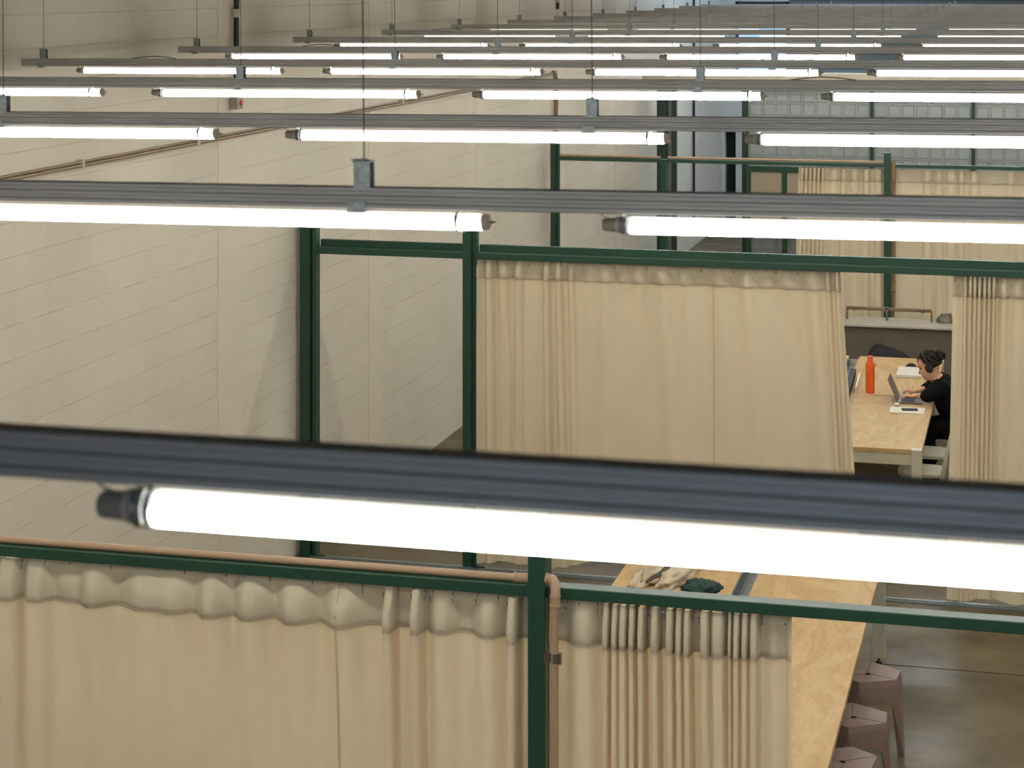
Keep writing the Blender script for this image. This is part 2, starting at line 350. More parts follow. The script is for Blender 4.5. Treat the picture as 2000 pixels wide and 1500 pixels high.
# steel posts of the opening beside the glass wall
t = thing('steel_door_post', (-5.38, GY, 0), 'wide dark green steel post by the left wall, level with the glass block wall', 'post')
MB().box(-5.51, -5.36, GY-.1, GY+.1, 0, 2.985, .006).build('column', 'green_dark', t)
MB().box(-5.285, -5.235, GY-.1, GY+.1, 0, 2.985, .006).build('flange', 'green_dark', t)
MB().box(-5.36, -5.285, GY+.02, GY+.03, 0, 2.985).build('web_plate', 'glassblock', t)
t = thing('steel_post', (-4.19, GY, 0), 'narrow dark green steel post where the glass block wall begins', 'post')
MB().box(-4.235, -4.143, GY-.06, GY+.1, 0, 2.985, .006).build('column', 'green_dark', t)
# framed beige board standing in front of the glass wall
t = thing('framed_board', (-3.3, GY-.3, .93), 'beige board in a green frame before the glass blocks, beside the far curtain', 'screen')
bx0, bx1 = -4.13, -1.8
for a in [(bx0, bx1, 1.79, 1.87), (bx0, bx1, .93, 1.0)]: MB().box(a[0], a[1], GY-.34, GY-.27, a[2], a[3], .004).build('frame_bar', 'green', t)
for x in (bx0+.03, -3.57, -2.7, bx1-.03): MB().box(x-.035, x+.035, GY-.35, GY-.26, 0, 1.87, .004).build('frame_upright', 'green', t)
MB().box(bx0+.05, bx1-.05, GY-.31, GY-.30, 1.0, 1.79).build('board_panel', 'beigepanel', t)

# ---------------------------------------------------------------- suspended light rails
RXL = -5.46
ROWY = [1.71, 3.87, 6.02, 8.19, 10.36, 12.50, 14.65, 16.82, 18.99, 21.16, 23.33, 25.5, 27.67, 29.84, 32.0, 34.2]
# bearing and height of each rail centre at its two surveyed ends
SURV = [((0, 877), (2000, 1003)), ((0, 372), (2000, 409.5)), ((0, 230.5), (2000, 247.5)), ((0, 159.5), (2000, 169)), ((65, 121.5), (2000, 126)),
        ((366, 96.7), (2000, 98)), ((588, 77.5), (2000, 78.5)), ((750, 63.2), (2000, 63)), ((884, 52), (2000, 50.5))]
far_y = [42.5, 35, 29, 23.5, 18.5, 14, 10.5]
TUBES_X = [-5.13+1.437*i for i in range(7)]
def rail_profile():
    pts = []
    zz = [-.0215, -.0195, -.0125, -.0105, -.0045, -.0025, .0035, .0055, .0125, .0145, .0205, .0215]
    yy = [-.013, -.016, -.016, -.0115, -.0115, -.016, -.016, -.0115, -.0115, -.016, -.016, -.013]
    fr = list(zip(yy, zz)); bk = [(-y, z) for y, z in fr][::-1]
    return fr+bk
railP = MB().extrude_x(rail_profile(), 0, 10.6).build('ribbed_rail', 'rail', None)
def smallpart(mb, name, m, parent, **k): return mb.build(name, m, parent, world=False, **k)
# master tube, local x from the plug tip, z 0 = tube axis
TR = .0165
def make_tube_master():
    T = MB().lathe([(TR*.9, .0535), (TR, .0575), (TR, 1.19), (TR*.97, 1.196)], n=16, axis='x').build('fluorescent_tube', 'tube', None, smooth=True, auto=40)
    smallpart(MB().lathe([(.0105, 0), (.0122, .003), (.0138, .026), (.0138, .0265)], n=16, axis='x'), 'lamp_plug', 'plug', T, smooth=True, auto=40)
    smallpart(MB().lathe([(.0152, .0265), (.0156, .0275), (.0156, .0305), (.015, .0315)], n=16, axis='x'), 'plug_ring', 'cap', T, smooth=True, auto=40)
    smallpart(MB().lathe([(TR*.93, .0315), (TR*.97, .054)], n=16, axis='x'), 'clear_collar', 'collar', T, smooth=True, auto=40)
    c = MB()
    for x in (.037, .044): c.lathe([(TR+.0022, x), (TR+.0022, x+.003), (TR+.001, x+.003), (TR+.001, x)], n=16, axis='x')
    c.box(.037, .047, -.005, .005, TR, .0225)
    smallpart(c, 'tube_clip', 'chrome', T)
    c = MB(); c.lathe([(TR+.0025, 1.143), (TR+.0025, 1.149), (TR+.001, 1.149), (TR+.001, 1.143)], n=16, axis='x')
    c.box(1.15, 1.16, -.004, .004, TR, .0225); c.box(1.148, 1.16, -.005, .005, -TR-.004, -TR)
    smallpart(c, 'tube_clip', 'chrome', T)
    smallpart(MB().lathe([(TR*.97, 1.196), (TR*.95, 1.209), (TR*.75, 1.2115)], n=16, axis='x'), 'end_cap', 'cap', T, smooth=True, auto=40)
    p = MB()
    for yy in (-.0065, .0065): p.tube([(1.2115, yy, 0), (1.222, yy, 0)], .0016, 8)
    smallpart(p, 'contact_pins', 'chrome', T)
    smallpart(MB().tube([(.006, 0, .0115), (-.002, 0, .0225)] if False else [(.012, 0, .012), (.001, 0, .0165), (-.004, 0, .0222)], .0016, 6), 'flex_lead', 'cap', T, smooth=True)
    return T
tubeM = make_tube_master()
tubeS = tubeM.copy(); C.objects.link(tubeS)       # plain tube without sub-parts for far rows
def make_bracket():
    b = MB().box(-.0165, .0165, -.0165, -.0135, .018, .072).box(-.0165, .0165, .0135, .0165, .018, .072).box(-.0195, .0165, -.0165, .0165, .0705, .0735)
    B = b.build('hanger_bracket', 'zinc', None)
    smallpart(MB().lathe([(.006, .0735), (.006, .079)], n=6).box(-.026, -.004, -.006, .006, .0745, .0758), 'nut', 'zinc', B)
    return B
brM = make_bracket()
clampM = MB().box(-.0185, .0185, -.0185, -.0155, -.026, -.008).box(-.0185, .0185, -.0185, .0185, -.0285, -.026).build('rail_clamp', 'zinc', None)
wireM = MB().tube([(0, 0, .078), (0, 0, 2.66)], .0016, 6).build('suspension_wire', 'wire', None)
leadM = MB().tube([(0, 0, .0215), (.05, -.002, .028), (.12, 0, .034), (.2, .003, .03), (.26, 0, .0215)], .0022, 6).build('loose_lead', 'blackpipe', None, smooth=True)
ordinal = ['nearest blurred', 'second', 'third', 'fourth', 'fifth', 'sixth', 'seventh', 'eighth', 'ninth', 'tenth', 'eleventh', 'twelfth', 'thirteenth', 'fourteenth', 'fifteenth', 'farthest sixteenth']
extra = ['its first tube starting at the left of the picture', 'one hanger bracket crossing the pale wall', 'crossing the tall conduit slope on the wall', 'two hangers dangling over the wall conduit', 'its left end just short of the left wall', '', '', '', '', '', '', '', '', '', '', '']
used = set()
def place(master, key, parent, loc):
    if key in used: c = copy_tree(master)
    else: used.add(key); c = master
    c.parent = parent; c.location = loc; return c
def plain(master, key, parent, loc):
    if key in used: c = master.copy(); C.objects.link(c)
    else: used.add(key); c = master
    c.parent = parent; c.location = loc; return c
BR = [-5.33, -3.29, -1.28, .75, 2.78, 4.81]
BRX = {1: {-1.28: -1.293}, 2: {-3.29: -3.24, -1.28: -1.29}, 3: {-1.28: -1.31}, 7: {-5.33: -5.37, -1.28: -1.20}, 8: {-5.33: -5.38}, 6: {-1.28: -1.25}}
LEADS = {2: [.1], 3: [-4.75, -.95], 5: [-4.6], 7: [-5.0], 4: [-4.8, -1.35]}
for k, y in enumerate(ROWY):
    if k < len(SURV):
        (pa, ya), (pb, yb) = SURV[k]
        xa, za, xb, zb = xon(pa, y), zon(pa, ya, y), xon(pb, y), zon(pb, yb, y)
    else:
        xa, xb = RXL, 0; za = zon(1000+F*((xa*cT+y*sT)/(-xa*sT+y*cT)), far_y[k-9], y); zb = zon(2000, far_y[k-9]+.3, y)
    sl = (zb-za)/(xb-xa); zl = za+sl*(RXL-xa)
    lab = '%s ribbed light rail from the camera, %s' % (ordinal[k], extra[k] if extra[k] else 'hung on thin wires over the hall')
    if k == 0: lab = 'nearest, blurred ribbed light rail, its big lit tube crossing the whole picture'
    r = thing('light_rail', (RXL, y, zl), lab, 'hanging light', 'ribbed light rails with tube lamps hung across the hall')
    r.rotation_euler.y = -math.atan(sl)
    plain(railP, 'rail', r, (0, 0, 0))
    for i, x in enumerate(TUBES_X):
        loc = (x-RXL+{0: -.004, 1: .010, 2: -.012, 3: -.008}.get(k, 0), 0, -.0215-.0225)
        if k < 7 and i < 5: place(tubeM, 'tubeM', r, loc)
        else: plain(tubeS, 'tubeSS', r, loc)
    for x in BR:
        if k == 0 and x < 2: continue
        loc = (BRX.get(k, {}).get(x, x)-RXL, 0, 0)
        if k < 9: place(brM, 'br', r, loc); plain(clampM, 'clamp', r, (loc[0]-.012, 0, 0))
        else: plain(brM, 'br', r, loc)
        plain(wireM, 'wire', r, loc)
    for x in LEADS.get(k, []): plain(leadM, 'lead', r, (x-RXL, 0, 0))

# ---------------------------------------------------------------- green partition frames
FRY = (6.97, 15.5, 23.9)
def frame(y, x0, x1, posts, label, railz=2.47, stacked=False, near=False):
    t = thing('partition_frame', (posts[0][0], y, 0), label, 'partition frame')
    h = .02
    edges = [posts[0][0]+posts[0][1]/2]+[v for p in posts[1:] for v in (p[0]-p[1]/2, p[0]+p[1]/2)]+[x1]
    for a, b_ in zip(edges[::2], edges[1::2]):
        if b_-a < .03: continue
        if stacked:
            MB().box(a, b_, y-.055, y+.06, railz-.05, railz-.0, .003).build('lower_rail', 'green', t)
            MB().box(a, b_, y+.06, y+.10, railz-.04, railz+.052, .003).build('upper_rail', 'green', t)
        else:
            MB().box(a, b_, y-.035, y+.035, railz-h, railz+h, .003).build('top_rail', 'green', t)
    for (x, w, ht, kind) in posts:
        m = MB()
        if kind == 'I':
            m.box(x-w/2, x+w*.14, y-.06, y+.06, 0, ht, .004); m.box(x+w*.14, x+w*.28, y-.02, y+.02, 0, ht); m.box(x+w*.28, x+w/2, y-.05, y+.05, 0, ht, .004)
        elif kind == 'L':
            m.box(x-w/2, x+w*.12, y-.06, y+.0, 0, ht, .003); m.box(x+w*.12, x+w/2, y-.01, y+.05, 0, ht, .003)
        else:
            m.box(x-w/2, x+w/2, y-.06, y+.045, 0, ht, .004)
        p = m.build('post', 'green', t)
        MB().lathe([(.055, 0), (.055, .012)], c=(x+w/2+.02, y-.05, 0), n=20).build('foot_plate', 'green', p)
    return t
fN = frame(FRY[0], -5.7, 5.0, [(-5.66, .12, 2.85, 'I'), (-1.681, .062, 2.74, 'S'), (2.6, .062, 2.74, 'S')], 'nearest green steel partition frame with wide flat top rail, below the big blurred tube', near=True)
fM = frame(FRY[1], -5.7, 5.0, [(-5.637, .137, 2.74, 'I'), (-4.298, .105, 2.66, 'L'), (2.4, .08, 2.66, 'S')], 'middle green steel partition frame with doubled top rail and a bare bay beside the wall', stacked=True)
fF = frame(FRY[2], -5.7, 5.0, [(-5.579, .095, 2.7, 'L'), (-4.256, .07, 2.49, 'S'), (-1.655, .075, 2.62, 'S'), (2.4, .08, 2.62, 'S')], 'farthest green steel partition frame, standing behind the long counter')
# floor tracks under the frames
t = MB(); t.box(-5.6, 5, 15.38, 15.47, 0, .012); t.box(-5.6, 5, 15.405, 15.415, .012, .02)
tag(t.build('floor_track', 'zinc', None), 'thin metal track on the floor below the middle curtains', 'floor track')
t = MB().box(-5.6, 8.9, 13.965, 13.975, 0, .0015)
struct('trim_20', t, 'stoolhole')

# ---------------------------------------------------------------- pipes
def pipe_arc(p0, c, p1, n=6):
    return [tuple((1-t)**2*a+2*t*(1-t)*b_+t*t*d for a, b_, d in zip(p0, c, p1)) for t in [i/n for i in range(n+1)]]
RZ = 2.49
pr = .0135
t = thing('brown_conduit', (-1.64, 6.93, 0), 'brown plastic conduit lying along the nearest green rail and turning down beside its post', 'pipe')
MB().tube([(-5.7, 6.972, RZ+pr), (-1.86, 6.972, RZ+pr), (-1.765, 6.972, RZ+pr)], pr, 16).build('conduit_run', 'pipe', t, smooth=True, auto=40)
s = MB()
s.tube([(-1.775, 6.972, RZ+pr), (-1.713, 6.972, RZ+pr)], .0175, 16); s.tube([(-1.775, 6.972, RZ+pr), (-1.768, 6.972, RZ+pr)], .02, 16)
s.build('coupling', 'pipe', t, smooth=True, auto=40)
xe = -1.612
s = MB(); s.tube([(-1.655, 6.93, RZ+.03), (-1.643, 6.93, RZ+.03)]+pipe_arc((-1.635, 6.928, RZ+.03), (xe+.002, 6.915, RZ+.032), (xe, 6.905, RZ-.02), 7)+[(xe, 6.905, RZ-.055)], .0175, 16)
s.tube([(-1.652, 6.93, RZ+.03), (-1.645, 6.93, RZ+.03)], .0205, 16)
for z in (RZ-.055, RZ-.025): s.tube([(xe, 6.905, z), (xe, 6.905, z+.006)], .0205, 16)
s.build('elbow', 'pipe', t, smooth=True, auto=40)
s = MB().tube([(xe-.002, 6.905, RZ-.055), (xe-.002, 6.905, .0)], pr, 16).build('conduit_drop', 'pipe', t, smooth=True, auto=40)
zc = zon(1076, 1285, 6.9)
s = MB().lathe([(.016, -.016), (.016, .016), (.0142, .016), (.0142, -.016)], c=(xe-.002, 6.905, zc), n=20)
s.box(-1.65, -1.63, 6.89, 6.90, zc-.018, zc+.018); s.box(xe+.012, xe+.024, 6.89, 6.91, zc-.018, zc+.018)
s.build('pipe_clamp', 'chrome', t)
# wall conduit pair running back along the left wall and dropping to the far frame
t = thing('wall_conduit', (WX, 24.4, 2.5), 'thin brown conduit running back along the left wall, then dropping to the farthest frame', 'pipe')
zz0 = 3.478
cxw = WX+.03
MB().tube([(cxw, 2, zz0+.004), (cxw, 24.38, zz0-.002)], .008, 10).build('upper_run', 'pipe_copper', t, smooth=True, auto=40)
MB().tube([(cxw, 2, zz0-.017), (cxw, 24.38, zz0-.024)], .0105, 10).build('lower_run', 'pipe_copper', t, smooth=True, auto=40)
MB().tube([(cxw, 24.36, zz0), (cxw, 24.44, zz0-.005), (cxw+.01, 24.46, zz0-.08), (cxw+.01, 24.46, 2.5)], .026, 12).build('drop', 'pipe_copper', t, smooth=True, auto=40)
for y in (7.6, 9.4, 11.6, 13.4, 15.9, 18.2, 21.0):
    MB().box(WX, cxw+.014, y-.02, y+.02, zz0-.034, zz0+.016, .004).build('wall_clip', 'cap', t)
t = thing('rail_conduit', (-3, 23.88, 2.49), 'thin tan conduit lying along the top of the farthest green rail', 'pipe')
MB().tube([(-5.52, 23.9, 2.508), (-4.3, 23.9, 2.508)], .016, 10).build('conduit_run', 'pipe', t, smooth=True, auto=40)
MB().tube([(-4.215, 23.9, 2.508), (-1.7, 23.9, 2.508)], .016, 10).build('conduit_run', 'pipe', t, smooth=True, auto=40)
MB().tube([(-1.6, 23.86, 2.53), (-1.585, 23.86, 2.50), (-1.585, 23.86, .86)], .024, 12).build('conduit_drop', 'pipe_copper', t, smooth=True, auto=40)
for z in (2.0, 1.05): MB().box(-1.61, -1.56, 23.82, 23.86, z-.015, z+.015).build('pipe_clamp', 'chrome', t)
# black vertical pipes on the wall
def wallpipe(y, ztop, zbot, lab, box=False):
    t = thing('wall_pipe', (WX+.03, y, zbot), lab, 'pipe')
    MB().tube([(WX+.04, y, zbot+.05), (WX+.04, y, ztop)], .022, 12).build('pipe_run', 'blackpipe', t, smooth=True, auto=40)
    for z in (4.36, 3.95): MB().tube([(WX+.04, y, z-.03), (WX+.04, y, z+.03)], .031, 12).build('pipe_joint', 'cap', t, smooth=True, auto=40)
    return t
yb = 14.1
wallpipe(yb, 6.55, 3.7, 'black pipe dropping down the left wall to the small grey switch box')
t = thing('switch_box', (WX, yb, 3.62), 'small grey switch box with a red button at the foot of the black wall pipe', 'switch box')
MB().box(WX, WX+.07, yb-.06, yb+.06, 3.655, 3.745, .008).build('box_body', 'plug', t)
MB().lathe([(.02, .0), (.02, .012)], c=(WX+.07, yb+.01, 3.70), n=16, axis='x').build('button', 'red', t)
wallpipe(24.55, 6.55, 4.2, 'black pipe high on the far part of the left wall, above the tenth rail')
wallpipe(34.9, 6.55, .4, 'dark pipe down the blue-lit end of the left wall, seen through the glass wall opening')

# ---------------------------------------------------------------- curtains
def curtain(name, y, x0, x1, ztop, zbot, folds, label, nx=400, nz=46, slant0=0, slant1=0, header=.155, hem=None, seams=(), hooks=(), waves=None, rough=.006, seed=0, sway=0, railz=2.45):
    H = ztop-zbot
    def shape(x, u):                      # u 0 top .. 1 bottom
        d = 0
        for (xc, w, A, n, pers) in folds:
            dd = u*H; k = pers*min(1, .7+dd*3)+(1-pers)*min(1, .3+dd/.13)*math.exp(-max(0, dd-.13)/.45)
            xx = xc+sway*u*mnoise.noise(Vector((xc*3, seed, 0)))*.06
            tt = abs((x-xx)/(w*(1+.25*u)))
            if tt < 3: d += A*k*math.exp(-tt**n)
        for (wl, A, ph) in (waves or ()):
            d += A*min(1, u*4)*math.sin(2*PI*x/wl+ph+u*.6)
        d += rough*mnoise.noise(Vector((x*9, u*1.6+seed, seed)))*(1 if u > .05 else .4)
        d += rough*1.6*mnoise.noise(Vector((x*2.2, u*.7+seed, seed+5)))*u
        return d
    def grid(u0, u1, nzz, off, nxx=nx):
        vs, fs = [], []
        for j in range(nzz+1):
            u = u0+(u1-u0)*(j/nzz)
            for i in range(nxx+1):
                f = i/nxx; x = x0+(x1-x0)*f
                xs = x+slant0*u*(1-f)+slant1*u*f
                zb = ztop-u*H
                if hem: zb += hem(x)*u**3
                # slight sag of the top edge between hooks
                zb -= .003*(1-u)**20*abs(math.sin(x*PI/.085))
                vs.append((xs, y-shape(x, u)-off, zb))
        for j in range(nzz):
            for i in range(nxx):
                q = j*(nxx+1)+i; fs.append((q, q+1, q+nxx+2, q+nxx+1))
        return vs, fs
    t = thing(name, ((x0+x1)/2, y, zbot), label, 'curtain')
    c = MB(); c.add(*grid(0, 1, nz, 0)); c.build('cloth', 'curtain', t, smooth=True)
    hb = MB(); vs, fs = grid(0, header/H, 6, .0035); hb.add(vs, fs)
    vs2, fs2 = grid(0, header/H, 6, .0055); n0 = len(hb.v); hb.add(vs2, fs2)
    for i in range(nx):                   # closed lower edge of the doubled header
        a = 6*(nx+1)+i; hb.f.append((a, a+1, n0+a+1, n0+a))
    hb.build('header_band', 'header', t, smooth=True)
    sb = MB(); sb.add(*grid((header-.012)/H, (header-.001)/H, 1, .0068)); sb.build('header_seam', 'seam', t, smooth=True)
    for xs in seams:
        m = MB(); vs = []
        for j in range(nz+1):
            u = j/nz; yy = y-shape(xs, u)-.003
            vs += [(xs-.004, yy-.0035, ztop-u*H), (xs+.004, yy-.0035, ztop-u*H)]
        m.add(vs, [(2*j, 2*j+1, 2*j+3, 2*j+2) for j in range(nz)]); m.build('vertical_seam', 'seam', t)
    for xh in hooks:
        yy = y-shape(xh, 0)
        MB().tube([(xh, y, railz+.002), (xh, y-.002, railz-.02), (xh+.003, yy-.009, ztop-.008), (xh+.002, yy-.010, ztop-.045), (xh-.006, yy-.010, ztop-.05), (xh-.007, yy-.009, ztop-.03)], .0019, 6).build('hook', 'chrome', t, smooth=True)
    return t
def fl(y, lst):
    out = []
    for (px, hw, A, n, p) in lst:
        xc = xon(px, y); w = abs(xon(px+hw, y)-xc); out.append((xc, w, A, n, p))
    return out
YN = 7.0
c1 = [(p_, w_, a_*(1.8 if q_ < .2 else 1), n_, q_) for p_, w_, a_, n_, q_ in [(-40, 22, .06, 4, .8), (28, 20, .075, 6, .8), (80, 24, .06, 4, .55), (142, 28, .022, 2, 0), (195, 25, .045, 2.5, 0), (290, 40, .04, 2, 0), (352, 30, .038, 2, .05), (424, 28, .052, 2.4, 0), (500, 30, .052, 2.4, 0.05),
      (584, 32, .052, 2.4, .0), (674, 32, .05, 2.4, 0.1), (767, 11, .085, 6, .35), (821, 11, .09, 6, .75), (868, 24, .06, 3, .45), (958, 24, .06, 3, .25), (1009, 11, .095, 6, .9)]]
hk = [xon(p, YN) for p in (-60, 10, 48, 95, 140, 178, 219, 269, 317, 366, 402, 446, 486, 529, 568, 613, 656, 710, 756, 779, 809, 833, 848, 887, 935, 975, 997, 1021)]
curtain('canvas_curtain', YN, -4.6, -1.725, 2.443, .03, fl(YN, c1), 'large cream canvas curtain on the nearest frame, left of its post', nx=900, hooks=hk, seams=(xon(672, YN),),
        waves=((.62, .012, .4), (.27, .004, 2)), rough=.012, seed=1, sway=1)
c2 = [(1075, 8, .04, 4, 1), (1142, 26, .06, 3, .5)]+[(p, w, a*.8, 6, .92) for p, w, a in ((1189, 7, .085), (1206, 7.2, .085), (1222, 8, .09), (1239, 7.2, .085), (1257, 7.5, .09), (1283, 9, .08), (1312, 8.5, .09), (1330, 7.3, .085), (1346, 7.5, .085), (1380, 9.5, .095), (1405, 14, .08), (1429, 4.5, .07), (1442, 7, .09), (1458, 7.3, .085), (1476, 9, .085))]+[(1512, 14, .02, 2, .6), (1545, 8, .03, 3, .7)]
hk2 = [xon(p, YN) for p in (1085, 1108, 1134, 1168, 1181, 1197, 1214, 1231, 1248, 1266, 1274, 1293, 1303, 1321, 1338, 1355, 1370, 1391, 1419, 1434, 1450, 1467, 1488, 1540)]
curtain('canvas_curtain', YN, -1.645, xon(1548, YN), 2.443, .03, fl(YN, c2), 'tightly gathered cream canvas curtain just right of the nearest green post', nx=700, hooks=hk2, rough=.008, seed=9, sway=1, waves=((.3, .006, 1),))
YM = 15.52
c3 = [(p, w, a, n, pe) for p, w, a, n, pe in ((932, 8, .03, 3, .8), (957, 7, .06, 5, .7), (984, 10, .055, 4, .5), (1015, 8, .06, 5, .6), (1042, 14, .02, 2, .2), (1069, 6, .065, 6, .9), (1092, 6, .06, 6, .8), (1116, 6, .05, 5, .4), (1150, 10, .03, 2, .05), (1182, 13, .05, 2.2, 0), (1218, 8, .035, 2, 0), (1247, 13, .05, 2.2, 0),
      (1293, 14, .05, 2.2, 0), (1337, 11, .045, 2.2, 0), (1400, 16, .04, 2.2, .1), (1458, 13, .045, 2.2, 0), (1495, 12, .03, 2.2, 0), (1537, 15, .05, 2.2, 0), (1587, 13, .05, 2.4, .3), (1617, 4.5, .06, 6, .7), (1635, 4.5, .06, 5, .9))]
hk3 = [xon(929+21*i, YM) for i in range(34)]
curtain('canvas_curtain', YM, -4.25, xon(1641, YM), 2.42, .035, fl(YM, c3), 'wide cream canvas curtain on the middle frame, covering the table left of the seated person', nx=700, slant1=.17, hooks=hk3, seams=(xon(1394, YM),),
        waves=((.55, .02, .4), (.23, .007, 2)), rough=.012, seed=3, sway=1.5, hem=lambda x: .07*math.exp(-((x+3.2)/.35)**2)+.015*math.sin(x*9))
c4 = [(1866, 8, .02, 3, .5), (1886, 4, .05, 5, .8)]+[(p, 3.6, .07, 6, .95) for p in (1896, 1905, 1914, 1924, 1933, 1942)]+[(1962, 9, .06, 3, .5), (1988, 12, .06, 3, .5), (2022, 12, .06, 3, .5), (2060, 12, .06, 3, .5), (2100, 12, .06, 3, .5)]
hk4 = [xon(p, YM) for p in (1866, 1880, 1893, 1902, 1910, 1919, 1928, 1937, 1948, 1966, 1984, 2002, 2024)]
curtain('canvas_curtain', YM, xon(1862, YM), .75, 2.415, .03, fl(YM, c4), 'cream canvas curtain on the middle frame just right of the seated person', nx=420, slant0=-.05, hooks=hk4, waves=((.5, .015, .4),), rough=.01, seed=5, sway=.6, hem=lambda x: .02*math.sin(x*14))
YF = 23.92
c5 = [(p, 3, .06, 6, .9) for p in (1568, 1576, 1584, 1592, 1600, 1608)]+[(1630, 9, .05, 3, .8), (1648, 5, .05, 4, .8), (1670, 8, .05, 3, .7), (1693, 6, .06, 4, .8), (1716, 7, .05, 4, .8)]
curtain('canvas_curtain', YF, xon(1560, YF), -1.70, 2.43, .1, fl(YF, c5), 'far cream canvas curtain behind the counter, left of the post with the pipe', nx=320, slant0=-.07, rough=.008, seed=11, waves=((.4, .008, 0),))
c6 = [(p, w, a, n, .75) for p, w, a, n in ((1762, 14, .03, 2), (1812, 8, .05, 4), (1834, 7, .05, 4), (1858, 9, .05, 4), (1878, 5, .05, 5), (1903, 8, .05, 4), (1940, 16, .04, 2), (1975, 8, .05, 4), (2010, 8, .05, 4), (2050, 12, .05, 3), (2100, 12, .05, 3))]
curtain('canvas_curtain', YF, -1.575, 1.2, 2.43, .1, fl(YF, c6), 'far cream canvas curtain behind the counter, right of the post with the pipe', nx=420, rough=.008, seed=13, waves=((.45, .01, 0),))

# ---------------------------------------------------------------- counter with pipe
t = thing('long_counter', (-1.4, 23.55, 0), 'long grey steel counter with dark front standing before the farthest curtains', 'counter')
MB().box(-3.2, 1.0, 23.27, 23.74, .03, .715).build('front_panel', 'darkpanel', t)
MB().box(-3.25, 1.05, 23.22, 23.79, .715, .742, .004).build('worktop', 'steelgrey', t)
MB().box(-3.2, 1.0, 23.3, 23.74, 0, .03).build('plinth', 'blackpipe', t)
t = thing('counter_pipe', (-1.6, 23.6, .742), 'brown water pipe with three short taps along the top of the counter', 'pipe')
yp = 23.6; zp = .865
MB().tube([(xon(1654, yp), yp, zp), (xon(1819, yp), yp, zp)], .02, 12).build('pipe_run', 'pipe_copper', t, smooth=True)
for p in (1654, 1732, 1819):
    x = xon(p, yp); MB().tube([(x, yp, zp), (x+.004, yp-.02, zp-.01), (x+.004, yp-.03, zp-.05), (x+.004, yp-.03, .742)], .012, 10).build('tap', 'pipe_copper', t, smooth=True)
for p in (1668, 1731, 1803):
    x = xon(p, yp); MB().box(x-.02, x+.02, yp-.028, yp+.028, zp-.026, zp+.026, .005).build('pipe_clip', 'chrome', t)
t = MB().blob((xon(1846, 23.62), 23.62, .742), (.09, .1, .1), 4, .3, 6, flatten=.742)
tag(t.build('grey_cloth', 'laptop', None, smooth=True), 'crumpled grey cloth at the right end of the counter', 'cloth')

# ---------------------------------------------------------------- tables
def ptable(x0, x1, y0, y1, label, gap=-1.80):
    t = thing('work_table', ((x0+x1)/2, (y0+y1)/2, 0), label, 'table', 'long plywood work tables')
    MB().box(x0, gap-.055, y0+.02, y1-.02, .715, .75, .002).build('tabletop', 'ply', t)
    MB().box(gap+.055, x1, y0+.02, y1-.02, .715, .75, .002).build('tabletop', 'ply', t)
    MB().box(x0+.05, x1-.002, y0+.021, y0+.019+.003, .7155, .7495).build('edge_band', 'wood_edge', t)
    m = MB().box(gap-.055, gap-.045, y0+.1, y1-.1, .66, .75).box(gap+.045, gap+.055, y0+.1, y1-.1, .66, .75).box(gap-.045, gap+.045, y0+.1, y1-.1, .66, .67)
    m.build('cable_tray', 'zinc', t)
    MB().box(x0+.08, x1-.08, y0+.03, y0+.06, .62, .7145).build('apron', 'offwhite', t)
    MB().box(x0+.08, x1-.08, y1-.06, y1-.03, .62, .7145).build('apron', 'offwhite', t)
    MB().box(x0+.03, x0+.06, y0+.08, y1-.08, .62, .7145).build('apron', 'offwhite', t)
    MB().box(x1-.10, x1-.07, y0+.08, y1-.08, .62, .7145).build('apron', 'offwhite', t)
    for x in (x0+.042, x1-.042):
        for y in (y0+.042, y1-.042):
            l = MB().box(x-.0425, x+.0425, y-.0425, y+.0425, .045, .752, .003).build('leg', 'offwhite', t)
            MB().lathe([(.022, 0), (.022, .01), (.006, .014), (.006, .045)], c=(x, y, 0), n=14).build('levelling_foot', 'blackplastic', l)
    return t
ptable(-2.62, -.985, 9.1, 14.03, 'long plywood work table with off-white legs in the near bay, stools along its right side')
ptable(-2.62, -.905, 17.07, 21.25, 'long plywood work table where the person sits with the laptop')

